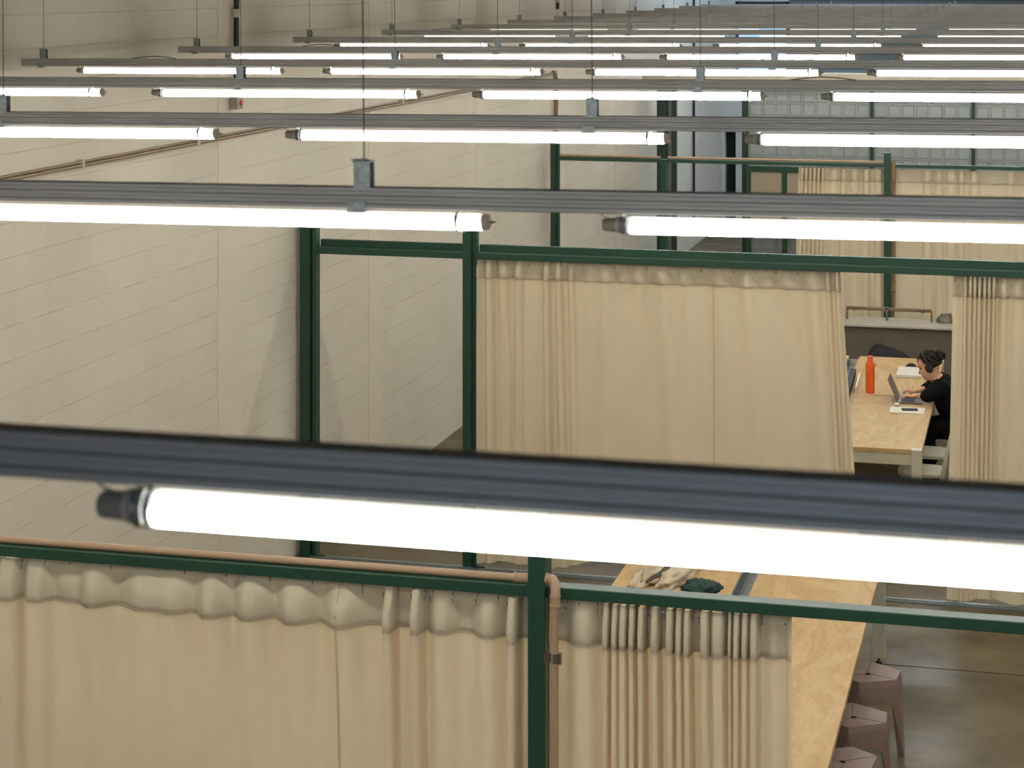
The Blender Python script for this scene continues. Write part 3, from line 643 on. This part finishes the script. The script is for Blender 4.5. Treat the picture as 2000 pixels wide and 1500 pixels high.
# ---------------------------------------------------------------- stools
def stool_mesh():
    h = .46; root = None
    def hexa(rl, a, rot=0):              # truncated triangle: three short sides at radius rl, half width a
        p = []
        for k in range(3):
            an = rot+2*PI*k/3; ux, uy = math.cos(an), math.sin(an)
            p += [(ux*rl+uy*a, uy*rl-ux*a), (ux*rl-uy*a, uy*rl+ux*a)]
        return p
    return h, hexa
def make_stool(loc, rz, label):
    h, hexa = stool_mesh()
    t = thing('faceted_stool', loc, label, 'stool', 'faceted brown stools at the near table', rz)
    top = hexa(.182, .085); mid = hexa(.188, .088)
    m = MB()
    # dished seat: centre lower, folded along three creases through the hole
    cz = h-.012
    vs = [(x, y, h) for x, y in top]; n = 6
    hole = [(.018*math.cos(2*PI*k/12), .018*math.sin(2*PI*k/12), cz) for k in range(12)]
    m.add(vs+hole, [])
    ang = [math.atan2(y, x) % (2*PI) for x, y in top]
    order = sorted(range(6), key=lambda i: ang[i])
    for q in range(6):
        i0, i1 = order[q], order[(q+1) % 6]
        a0 = ang[i0]; a1 = ang[i1]
        if a1 < a0: a1 += 2*PI
        ks = [k for k in range(-12, 36) if a0-.001 <= 2*PI*k/12 <= a1+.001]
        k0 = round(a0/(2*PI/12)); k1 = round(a1/(2*PI/12))
        poly = [i0, i1]+[6+(k % 12) for k in range(k1, k0-1, -1)]
        m.f.append(tuple(poly))
    m.add([(x, y, h) for x, y in top]+[(x, y, h-.035) for x, y in mid], [(i, (i+1) % 6, 6+(i+1) % 6, 6+i) for i in range(6)])
    m.build('seat', 'stool', t, world=False)
    MB().lathe([(.0185, -.006), (.0185, -.03)], c=(0, 0, cz), n=12).build('grip_hole', 'stoolhole', t, world=False)
    cr = MB()
    for k in range(3):
        an = 2*PI*k/3; px_, py_ = math.cos(an), math.sin(an)
        cr.tube([(px_*.02, py_*.02, cz+.0005), (top[2*k][0]*.98, top[2*k][1]*.98, h+.0003)], .0012, 4)
    cr.build('seat_crease', 'stoolhole', t, world=False)
    for k in range(3):                   # folded leg: outer strip with two side wings tapering to the foot
        an = 2*PI*k/3; ux, uy = math.cos(an), math.sin(an); nx_, ny_ = -uy, ux
        def P(r, a, z): return (ux*r+nx_*a, uy*r+ny_*a, z)
        o = .003
        zt = h-.035
        def W(s_, fr, z):               # point on the side wing towards the next leg
            e = P(.188, s_*.088, zt); an2 = an+s_*2*PI/3
            e2x, e2y = math.cos(an2)*.188+(-math.sin(an2))*(-s_*.088), math.sin(an2)*.188+math.cos(an2)*(-s_*.088)
            return (e[0]+(e2x-e[0])*fr, e[1]+(e2y-e[1])*fr, z)
        lm = MB()
        A0, A1 = P(.188, -.088, zt), P(.188, .088, zt)
        B0, B1 = P(.215, -.013, 0), P(.215, .013, 0)
        for s_, A, B in ((-1, A0, B0), (1, A1, B1)):
            Wt = W(s_, .5, zt); Wm = W(s_, .5, zt-.085); Wn = W(s_, .12, zt-.12)
            Bi = (B[0]-ux*.03, B[1]-uy*.03, 0)
            inn = lambda p, d=.008: (p[0]*(1-d*4), p[1]*(1-d*4), p[2])
            lm.add([A, Wt, Wm, Wn, Bi, B, inn(A), inn(Wt), inn(Wm), inn(Wn), inn(Bi), inn(B)],
                   [(0, 1, 2, 3, 4, 5), (11, 10, 9, 8, 7, 6), (2, 8, 9, 3), (3, 9, 10, 4), (4, 10, 11, 5)])
        lm.add([A0, A1, B1, B0], [(0, 1, 2, 3)])
        lm.build('leg', 'stool', t, world=False)
    return t
for (x, y, rz, lab) in [(-.975, 12.41, .26, 'brown faceted stool farthest along the table edge, its long leg fully in view'), (-.995, 11.66, .38, 'brown faceted stool between two others at the table edge'),
                        (-.995, 10.98, 1.3, 'brown faceted stool nearest the camera, cut off by the bottom of the picture')]:
    make_stool((x, y, 0), rz-.35, lab)

# ---------------------------------------------------------------- chairs
def make_chair(loc, rz, label):
    t = thing('painted_chair', loc, label, 'chair', 'off-white painted chairs at the middle table', rz)
    # local: seat centre at origin, back towards +x
    n = 28; pts = []
    for k in range(n):
        a = 2*PI*k/n; ca, sa = math.cos(a), math.sin(a)
        pts.append((.2*math.copysign(abs(ca)**.6, ca), .2*math.copysign(abs(sa)**.6, sa)))
    MB().prism(pts, .42, .45).build('seat', 'offwhite', t, world=False, bevel=.004)
    for sx, sy in ((-1, -1), (-1, 1)):
        MB().tube([(sx*.15, sy*.15, .42), (sx*.19, sy*.18, 0)], [.017, .013], 10).build('leg', 'offwhite', t, world=False, smooth=True)
    for sy in (-1, 1):
        MB().tube([(.21, sy*.18, 0), (.17, sy*.165, .42), (.18, sy*.17, .45), (.235, sy*.185, .7), (.275, sy*.18, .86)], [.013, .017, .017, .015, .014], 10).build('back_post', 'offwhite', t, world=False, smooth=True)
    MB().tube([(.27, -.19, .83), (.295, -.1, .84), (.3, 0, .845), (.295, .1, .84), (.27, .19, .83)], .028, 10, flat=.5).build('top_rail', 'offwhite', t, world=False, smooth=True)
    for yy in (-.1, -.035, .035, .1):
        MB().tube([(.175, yy, .45), (.23, yy, .65), (.288, yy, .83)], .008, 8).build('spindle', 'offwhite', t, world=False, smooth=True)
    MB().tube([(-.17, -.165, .2), (.185, -.17, .2)], .009, 8).build('stretcher', 'offwhite', t, world=False, smooth=True)
    MB().tube([(-.17, .165, .2), (.185, .17, .2)], .009, 8).build('stretcher', 'offwhite', t, world=False, smooth=True)
    return t
make_chair((-.94, 17.72, 0), 0, 'off-white painted chair tucked in at the near right corner of the table')
make_chair((-.93, 18.42, 0), 0, 'off-white painted chair between the corner chair and the seated person')
make_chair((-.60, 19.17, 0), 0, 'off-white painted chair the person in black sits on')

# ---------------------------------------------------------------- things on the middle table
TZ = .7505
t = thing('water_bottle', (-1.5, 19.36, TZ), 'tall orange metal water bottle standing upright on the table', 'bottle')
MB().lathe([(.038, 0), (.043, .004), (.0435, .02), (.0435, .235), (.043, .25), (.0425, .252)], c=(-1.5, 19.36, TZ), n=32).build('bottle_body', 'orange', t, smooth=True, auto=40)
MB().lathe([(.0425, .252), (.0425, .256), (.041, .27), (.028, .292), (.0275, .30)], c=(-1.5, 19.36, TZ), n=32).build('shoulder', 'orange', t, smooth=True, auto=50)
MB().lathe([(.0265, .30), (.0265, .302), (.0265, .335), (.024, .343), (.012, .345)], c=(-1.5, 19.36, TZ), n=32).build('cap', 'orangecap', t, smooth=True, auto=50)
MB().tube([(-1.459, 19.36, TZ+.27), (-1.447, 19.36, TZ+.268), (-1.444, 19.36, TZ+.255), (-1.455, 19.36, TZ+.248)], .004, 8).build('carry_loop', 'orange', t, smooth=True)
# open laptop, hinge at x=-1.22, base towards +x
t = thing('open_laptop', (-1.11, 19.12, TZ), 'open grey laptop in front of the seated person, lid tilted back', 'laptop')
lx0, lx1, ly0, ly1 = -1.222, -1.0, 18.93, 19.26
MB().box(lx0, lx1, ly0, ly1, TZ, TZ+.012, .004).build('base', 'laptop', t)
m = MB()
for i in range(6):
    for j in range(13): m.box(lx0+.03+i*.02, lx0+.047+i*.02, ly0+.025+j*.0218, ly0+.044+j*.0218, TZ+.012, TZ+.0135)
m.build('keyboard', 'keys', t)
MB().box(lx1-.075, lx1-.01, ly0+.11, ly0+.22, TZ+.012, TZ+.0127).build('trackpad', 'laptop', t)
a = math.radians(113); hx, hz = lx0, TZ+.012
lid = MB().box(0, .222, ly0, ly1, -.003, .003, .002)
lid.xf(Matrix.Translation((hx, 0, hz)) @ Matrix.Rotation(-a, 4, 'Y')); lo = lid.build('lid', 'laptop', t)
sc_ = MB().box(.012, .212, ly0+.01, ly1-.01, .003, .0042); sc_.xf(Matrix.Translation((hx, 0, hz)) @ Matrix.Rotation(-a, 4, 'Y'))
sc_.build('screen', 'blackplastic', lo)
def slab(name, x0, x1, y0, y1, z0, z1, m, lab, cat, rz=0, bev=.002):
    t = MB().box(x0-(x0+x1)/2, x1-(x0+x1)/2, y0-(y0+y1)/2, y1-(y0+y1)/2, 0, z1-z0, bev)
    t.xf(Matrix.Rotation(rz, 4, 'Z')); o = t.build(name, m, None); o.location = ((x0+x1)/2, (y0+y1)/2, z0); return tag(o, lab, cat)
slab('closed_laptop', -1.315, -1.075, 20.16, 20.6, TZ, TZ+.03, 'whitemat', 'closed white laptop lying on the table beyond the open one', 'laptop', .0, .006)
t = MB().blob((-1.2, 20.68, TZ), (.062, .07, .05), 2, .06, 3, flatten=TZ); tag(t.build('dark_cap', 'blackbag', None, smooth=True), 'small dark rounded cap behind the closed white laptop', 'cap')
slab('paper_sheets', -1.268, -.965, 18.50, 18.76, TZ, TZ+.006, 'paper', 'stack of white paper sheets under the phone by the table edge', 'paper', .01, .001)
slab('mobile_phone', -1.165, -1.025, 18.60, 18.68, TZ+.0065, TZ+.016, 'blackplastic', 'black mobile phone lying on the white paper sheets', 'phone', .15, .003)
slab('earbud_case', -1.245, -1.195, 18.80, 18.85, TZ, TZ+.025, 'whitemat', 'small white earbud case between the paper and the laptop', 'case', .1, .01)
slab('thin_board', -1.46, -1.23, 19.25, 19.72, TZ, TZ+.006, 'ply', 'thin pale board lying flat between the bottle and the laptop', 'board', 0, .001)
# black power rail with papers along the middle of the table
slab('power_box', -1.72, -1.67, 18.3, 20.15, TZ, TZ+.07, 'blackplastic', 'long black socket box along the middle of the table beside the curtain edge', 'socket box', .03, .004)
slab('upright_papers', -1.645, -1.63, 19.3, 20.0, TZ, TZ+.06, 'paper', 'white papers standing on edge against the black socket box', 'paper', .03, .001)
slab('white_booklet', -1.652, -1.63, 18.22, 18.7, TZ, TZ+.035, 'paper', 'narrow white booklet at the near end of the black socket box', 'booklet', .02, .001)
# bag behind the table
t = thing('black_backpack', (-1.35, 21.65, 0), 'slumped black backpack behind the far end of the table', 'backpack')
m = MB().blob((-1.40, 21.65, .38), (.30, .18, .42), 3, .2, 4, flatten=0)
m.v = [(x-(.5*(z-.5) if z > .5 else 0), y, z) for x, y, z in m.v]
m.build('bag_body', 'blackbag', t, smooth=True)
MB().blob((-1.36, 21.5, .35), (.18, .08, .22), 5, .15, 4).build('front_pocket', 'blackbag', t, smooth=True)

# ---------------------------------------------------------------- things on the near table
t = thing('canvas_tote', (-2.33, 13.1, TZ), 'limp natural canvas bag with a dark strap on the near table', 'bag')
m = MB().blob((-2.37, 13.05, TZ+.02), (.085, .33, .09), 8, .35, 5, nu=40, nv=24, flatten=TZ); m.xf(Matrix.Translation((-2.37, 13.05, 0)) @ Matrix.Rotation(-.25, 4, 'Z') @ Matrix.Translation((2.37, -13.05, 0))); m.build('bag_body', 'canvas', t, smooth=True)
m = MB().blob((-2.23, 13.0, TZ+.02), (.07, .28, .075), 12, .35, 5, nu=40, nv=24, flatten=TZ); m.xf(Matrix.Translation((-2.23, 13.0, 0)) @ Matrix.Rotation(-.2, 4, 'Z') @ Matrix.Translation((2.23, -13.0, 0))); m.build('bag_flap', 'canvas', t, smooth=True)
MB().tube([(-2.46, 12.78, TZ+.02), (-2.40, 12.8, TZ+.035), (-2.33, 12.9, TZ+.06), (-2.27, 13.1, TZ+.085), (-2.20, 13.35, TZ+.06), (-2.17, 13.5, TZ+.02)], .028, 10, flat=.35).build('strap', 'strap', t, smooth=True)
m = MB().blob((-2.05, 12.86, TZ+.0), (.12, .13, .05), 21, .4, 6, nu=36, nv=20, flatten=TZ)
tag(m.build('folded_jacket', 'jacket', None, smooth=True), 'crumpled dark green and plum cloth lying in front of the canvas bag', 'jacket')

# ---------------------------------------------------------------- person
PY = 19.14
def skin(name, pts, edges, rad, m, parent, root=0, sub=2):
    me = bpy.data.meshes.new(name); me.from_pydata([Vector(p) for p in pts], edges, []); me.update()
    o = bpy.data.objects.new(name, me); C.objects.link(o)
    md = o.modifiers.new('s', 'SKIN'); md.use_smooth_shade = True
    sv = me.skin_vertices[0].data if me.skin_vertices else None
    if sv is None:
        me.attributes; bpy.context.view_layer.update(); sv = me.skin_vertices[0].data
    for i, r in enumerate(rad):
        sv[i].radius = (r, r) if not isinstance(r, tuple) else r; sv[i].use_root = (i == root)
    ss = o.modifiers.new('u', 'SUBSURF'); ss.levels = sub; ss.render_levels = sub
    dg = bpy.context.evaluated_depsgraph_get(); dg.update()
    nm = bpy.data.meshes.new_from_object(o.evaluated_get(dg))
    vs = [tuple(v.co) for v in nm.vertices]; fs = [tuple(p.vertices) for p in nm.polygons]
    bpy.data.objects.remove(o); bpy.data.meshes.remove(nm)
    return vs, fs
person = thing('person', (-.6, PY, 0), 'person in black with headphones and dark curly tied hair, bent over the laptop', 'person')
# joints
J = {'pel': (-.62, PY, .56), 'wai': (-.735, PY, .70), 'che': (-.775, PY, .84), 'nkb': (-.85, PY, .945), 'nkt': (-.885, PY, .995),
     'shl': (-.845, PY-.165, .905), 'ell': (-.955, PY-.25, .825), 'wrl': (-1.045, PY-.11, .812),
     'shr': (-.845, PY+.165, .905), 'elr': (-.95, PY+.26, .825), 'wrr': (-1.05, PY+.10, .812),
     'hpl': (-.60, PY-.09, .53), 'knl': (-.98, PY-.11, .50), 'anl': (-.93, PY-.11, .09), 'tol': (-1.08, PY-.12, .04),
     'hpr': (-.60, PY+.09, .53), 'knr': (-1.0, PY+.11, .50), 'anr': (-.97, PY+.11, .09), 'tor': (-1.12, PY+.12, .04)}
names = list(J); ix = {n: i for i, n in enumerate(names)}
ed = [('pel', 'wai'), ('wai', 'che'), ('che', 'nkb'), ('nkb', 'nkt'), ('che', 'shl'), ('shl', 'ell'), ('ell', 'wrl'), ('che', 'shr'), ('shr', 'elr'), ('elr', 'wrr'),
      ('pel', 'hpl'), ('hpl', 'knl'), ('knl', 'anl'), ('anl', 'tol'), ('pel', 'hpr'), ('hpr', 'knr'), ('knr', 'anr'), ('anr', 'tor')]
RB = dict(pel=.11, wai=.105, che=.11, nkb=.055, nkt=.05, shl=.05, ell=.036, wrl=.025, shr=.05, elr=.036, wrr=.025, hpl=.085, knl=.055, anl=.036, tol=.03, hpr=.085, knr=.055, anr=.036, tor=.03)
bv, bf = skin('b', [J[n] for n in names], [(ix[a], ix[b_]) for a, b_ in ed], [RB[n] for n in names], 'skin', None)
body = MB(); body.add(bv, bf)
# head: rings from neck to crown, forward = +X before placing
rings = [(-.07, .035, -.055, .047), (-.02, .05, -.06, .05), (-.005, .078, -.062, .052), (.008, .094, -.064, .056), (.024, .098, -.066, .061), (.038, .096, -.07, .065), (.046, .101, -.073, .067), (.054, .098, -.077, .069), (.062, .098, -.08, .07),
         (.072, .097, -.086, .072), (.085, .095, -.09, .073), (.1, .091, -.095, .074), (.113, .086, -.098, .0745), (.126, .089, -.1, .075), (.14, .096, -.1, .076), (.158, .096, -.1, .0755), (.178, .088, -.096, .072), (.197, .072, -.084, .063), (.212, .05, -.062, .048), (.222, .025, -.035, .028), (.226, .004, -.01, .008)]
HM = Matrix.Translation((-.905, PY, .972)) @ Matrix.Rotation(PI, 4, 'Z') @ Matrix.Rotation(math.radians(24), 4, 'Y') @ Matrix.Scale(1.0, 4)
def head(mb, infl=0, zmin=-1, cut=None):
    st = len(mb.v); n = 40
    for (z, f, b_, w) in rings:
        for k in range(n):
            a = 2*PI*k/n; ca, sa = math.cos(a), math.sin(a)
            cx_ = (f+b_)/2; rx = (f-b_)/2
            x = cx_+rx*math.copysign(abs(ca)**.9, ca); y = w*math.copysign(abs(sa)**.9, sa)
            if not infl:
                if ca > 0:
                    x += .024*math.exp(-((z-.074)/.011)**2)*math.exp(-(y/.011)**2) + .013*math.exp(-((z-.092)/.016)**2)*math.exp(-(y/.009)**2)
                    x -= .008*math.exp(-((z-.113)/.012)**2)*(math.exp(-((y-.031)/.014)**2)+math.exp(-((y+.031)/.014)**2))
                    x += .004*math.exp(-((z-.046)/.008)**2)*math.exp(-(y/.022)**2)
                    x -= .004*math.exp(-((z-.03)/.006)**2)*math.exp(-(y/.02)**2)
            mb.v.append((x, y, z))
    for j in range(len(rings)-1):
        for k in range(n):
            q = st+j*n; mb.f.append((q+k, q+(k+1) % n, q+n+(k+1) % n, q+n+k))
    mb.f.append(tuple(st+(len(rings)-1)*n+k for k in range(n)))
    return st
st = head(body)
for s_ in (-1, 1):                       # ears
    e0 = len(body.v); body.blob((-.004, s_*.076, .1), (.018, .009, .031), 1, .05, 3, 14, 10)
body.xf(HM, st)
# hands: palm plus five bent fingers each
def hand(mb, wr, side):
    w = Vector(wr); fwd = Vector((-.96, .0-side*.12, -.1)).normalized(); lat = Vector((0, 1, 0))*side
    pc = w+fwd*.045
    st = len(mb.v); mb.blob((0, 0, 0), (.045, .036, .014), 2, .06, 3, 18, 12)
    R = Matrix((fwd, fwd.cross(Vector((0, 0, 1))).normalized()*-1, Vector((0, 0, 1)))).transposed().to_4x4()
    mb.xf(Matrix.Translation(pc) @ R, st)
    mb.tube([w-fwd*.02, w, w+fwd*.02], [.023, .021, .022], 12)
    for i, (o, ln) in enumerate(((-.027, .072), (-.009, .082), (.009, .078), (.026, .06))):
        b0 = pc+fwd*.035+lat*(-o); p1 = b0+fwd*ln*.42+Vector((0, 0, .012)); p2 = p1+fwd*ln*.28+Vector((0, 0, -.016)); p3 = p2+fwd*ln*.08+Vector((0, 0, -.018))
        mb.tube([b0-fwd*.012, b0, p1, p2, p3], [.009, .0088, .008, .0072, .005], 10)
    th = pc-fwd*.01+lat*.03
    mb.tube([th-lat*.014, th, th+lat*.018+fwd*.022-Vector((0, 0, .004)), th+lat*.02+fwd*.045-Vector((0, 0, .014))], [.011, .011, .009, .006], 10)
hand(body, J['wrl'], 1); hand(body, J['wrr'], -1)
bo = body.build('body', 'skin', person, smooth=True)
m = MB(); 
for s_ in (-1, 1): m.blob((.086, s_*.031, .113), (.008, .011, .006), 0, 0, 1, 12, 8)
m.xf(HM); m.build('eyes', 'blackplastic', bo, smooth=True)
m = MB()
for s_ in (-1, 1): m.tube([(.094, s_*.014, .128), (.097, s_*.03, .133), (.084, s_*.05, .13)], [.003, .004, .002], 8)
m.xf(HM); m.build('eyebrows', 'hair', bo, smooth=True)
# hair: scalp cap plus curls and a tied bunch
h = MB(); hn = 44
for j in range(17):
    t_ = j/16*PI*.62
    for k in range(hn):
        a = 2*PI*k/hn; d = Vector((math.sin(t_)*math.cos(a), math.sin(t_)*math.sin(a), math.cos(t_)))
        back = max(0, -d.x)
        kz = 1+.07*mnoise.noise(d*7)+.05*mnoise.noise(d*16)
        x = -.008+d.x*(.108+.006*back)*kz; y = d.y*.086*kz; z = .125+d.z*.115*kz
        if d.x > .25 and d.z < .45: x = -.008+d.x*.085; z = max(z, .15)
        h.v.append((x, y, z))
for j in range(16):
    for k in range(hn):
        q = j*hn; h.f.append((q+k, q+hn+k, q+hn+(k+1) % hn, q+(k+1) % hn))
random.seed(3)
for i in range(46):
    a = random.uniform(0, 2*PI); t_ = random.uniform(.1, PI*.5); d = Vector((math.sin(t_)*math.cos(a), math.sin(t_)*math.sin(a), math.cos(t_)))
    if d.x > .55: continue
    h.blob((-.008+d.x*.106, d.y*.085, .125+d.z*.113), (.02, .02, .018), i, .4, 5, 12, 8)
h.xf(HM); hr = h.build('hair', 'hair', bo, smooth=True)
h = MB()
for i in range(34):
    d = Vector((random.gauss(0, 1), random.gauss(0, 1), random.gauss(0, 1))).normalized()*random.uniform(.3, 1)
    h.blob((-.128+d.x*.04, d.y*.045, .155+d.z*.045), (.022, .022, .02), i+50, .5, 6, 12, 8)
h.xf(HM); h.build('tied_bunch', 'hair', hr, smooth=True)
# clothing
J['col'] = (-.868, PY, .968)
ed.append(('nkb', 'col'))
names2 = ['pel', 'wai', 'che', 'nkb', 'col', 'shl', 'ell', 'wrl', 'shr', 'elr', 'wrr']; ix2 = {n: i for i, n in enumerate(names2)}
RC = dict(pel=.16, wai=.165, che=.155, nkb=.098, col=.07, shl=.095, ell=.068, wrl=.045, shr=.09, elr=.068, wrr=.045)
def part_pt(n):
    if n in ('wrl', 'wrr'):
        e = Vector(J['el'+n[-1]]); return tuple(e+(Vector(J[n])-e)*.62)
    return J[n]
v_, f_ = skin('c', [part_pt(n) for n in names2], [(ix2[a], ix2[b_]) for a, b_ in ed if a in ix2 and b_ in ix2], [RC[n] for n in names2], 'blackcloth', None)
MB().add(v_, f_).build('black_top', 'blackcloth', bo, smooth=True)
names3 = ['pel', 'hpl', 'knl', 'anl', 'hpr', 'knr', 'anr']; ix3 = {n: i for i, n in enumerate(names3)}
RC = dict(pel=.145, hpl=.115, knl=.1, anl=.085, hpr=.115, knr=.1, anr=.085)
v_, f_ = skin('t', [J[n] if n[:2] != 'an' else (J[n][0], J[n][1], .16) for n in names3], [(ix3[a], ix3[b_]) for a, b_ in ed if a in ix3 and b_ in ix3], [RC[n] for n in names3], 'blackcloth', None)
MB().add(v_, f_).build('black_trousers', 'blackcloth', bo, smooth=True)
for s_ in 'lr':
    m = MB().tube([Vector(J['an'+s_])+Vector((.04, 0, -.045)), Vector(J['an'+s_])+Vector((-.03, 0, -.045)), Vector(J['to'+s_])+Vector((-.02, 0, 0))], [.04, .045, .036], 14)
    m.build('shoe', 'blackplastic', bo, smooth=True)
# headphones
t = thing('headphones', tuple(HM @ Vector((0, 0, .23))), 'black over-ear headphones worn by the seated person', 'headphones')
m = MB().tube([(0, -.09, .1), (.002, -.095, .15), (.004, -.08, .205), (.005, -.045, .24), (.005, 0, .252), (.005, .045, .24), (.004, .08, .205), (.002, .095, .15), (0, .09, .1)], .011, 10, flat=.6)
m.xf(HM); m.build('headband', 'blackplastic', t, smooth=True)
for s_ in (-1, 1):
    m = MB().blob((0, s_*.094, .098), (.036, .018, .043), 1, .02, 2, 22, 14); m.xf(HM); m.build('ear_cup', 'blackplastic', t, smooth=True)
t = MB().tube([(-1.105, PY-.1, .80), (-1.09, PY-.1, .90)], .0035, 8)
tag(t.build('pencil', 'wood_edge', None, smooth=True), 'pencil held upright in the hand over the laptop', 'pencil')

# ---------------------------------------------------------------- light from outside
w = bpy.data.worlds.new('sky'); bpy.context.scene.world = w; w.use_nodes = True
bg = w.node_tree.nodes['Background']; bg.inputs['Color'].default_value = (.48, .70, 1.0, 1); bg.inputs['Strength'].default_value = 4.5
def portal(loc, rot, sx_, sy_):
    l = bpy.data.lights.new('daylight_portal', 'AREA'); l.shape = 'RECTANGLE'; l.size = sx_; l.size_y = sy_
    l.cycles.is_portal = True
    o = bpy.data.objects.new('daylight_portal', l); C.objects.link(o); o.location = loc; o.rotation_euler = rot
portal((-.2, -5.02, 4.4), (PI/2, 0, 0), 3.6, 1.6)  # front fill through the added window behind the camera
portal((-3.35, 34.5, 6.61), (0, 0, 0), 3.5, 6.2)

# ---------------------------------------------------------------- camera
cam = bpy.data.cameras.new('camera'); co = bpy.data.objects.new('camera', cam); C.objects.link(co)
co.location = (0, 0, EYE); co.rotation_euler = (PI/2, 0, TH)
cam.sensor_width = 36; cam.lens = 36*F/2000; cam.shift_y = -(750-YH)/2000; cam.clip_end = 200; cam.clip_start = .05
cam.dof.use_dof = True; cam.dof.focus_distance = 12; cam.dof.aperture_fstop = 10.5
sc = bpy.context.scene; sc.camera = co
sc.view_settings.view_transform = 'Standard'; sc.view_settings.look = 'None'; sc.view_settings.gamma = 1; sc.view_settings.exposure = 0.0
sc.view_settings.use_curve_mapping = False
sc.cycles.max_bounces = 7; sc.cycles.diffuse_bounces = 4; sc.cycles.glossy_bounces = 3; sc.cycles.sample_clamp_indirect = 6; sc.cycles.use_denoising = True; sc.cycles.use_adaptive_sampling = True; sc.cycles.adaptive_threshold = .02
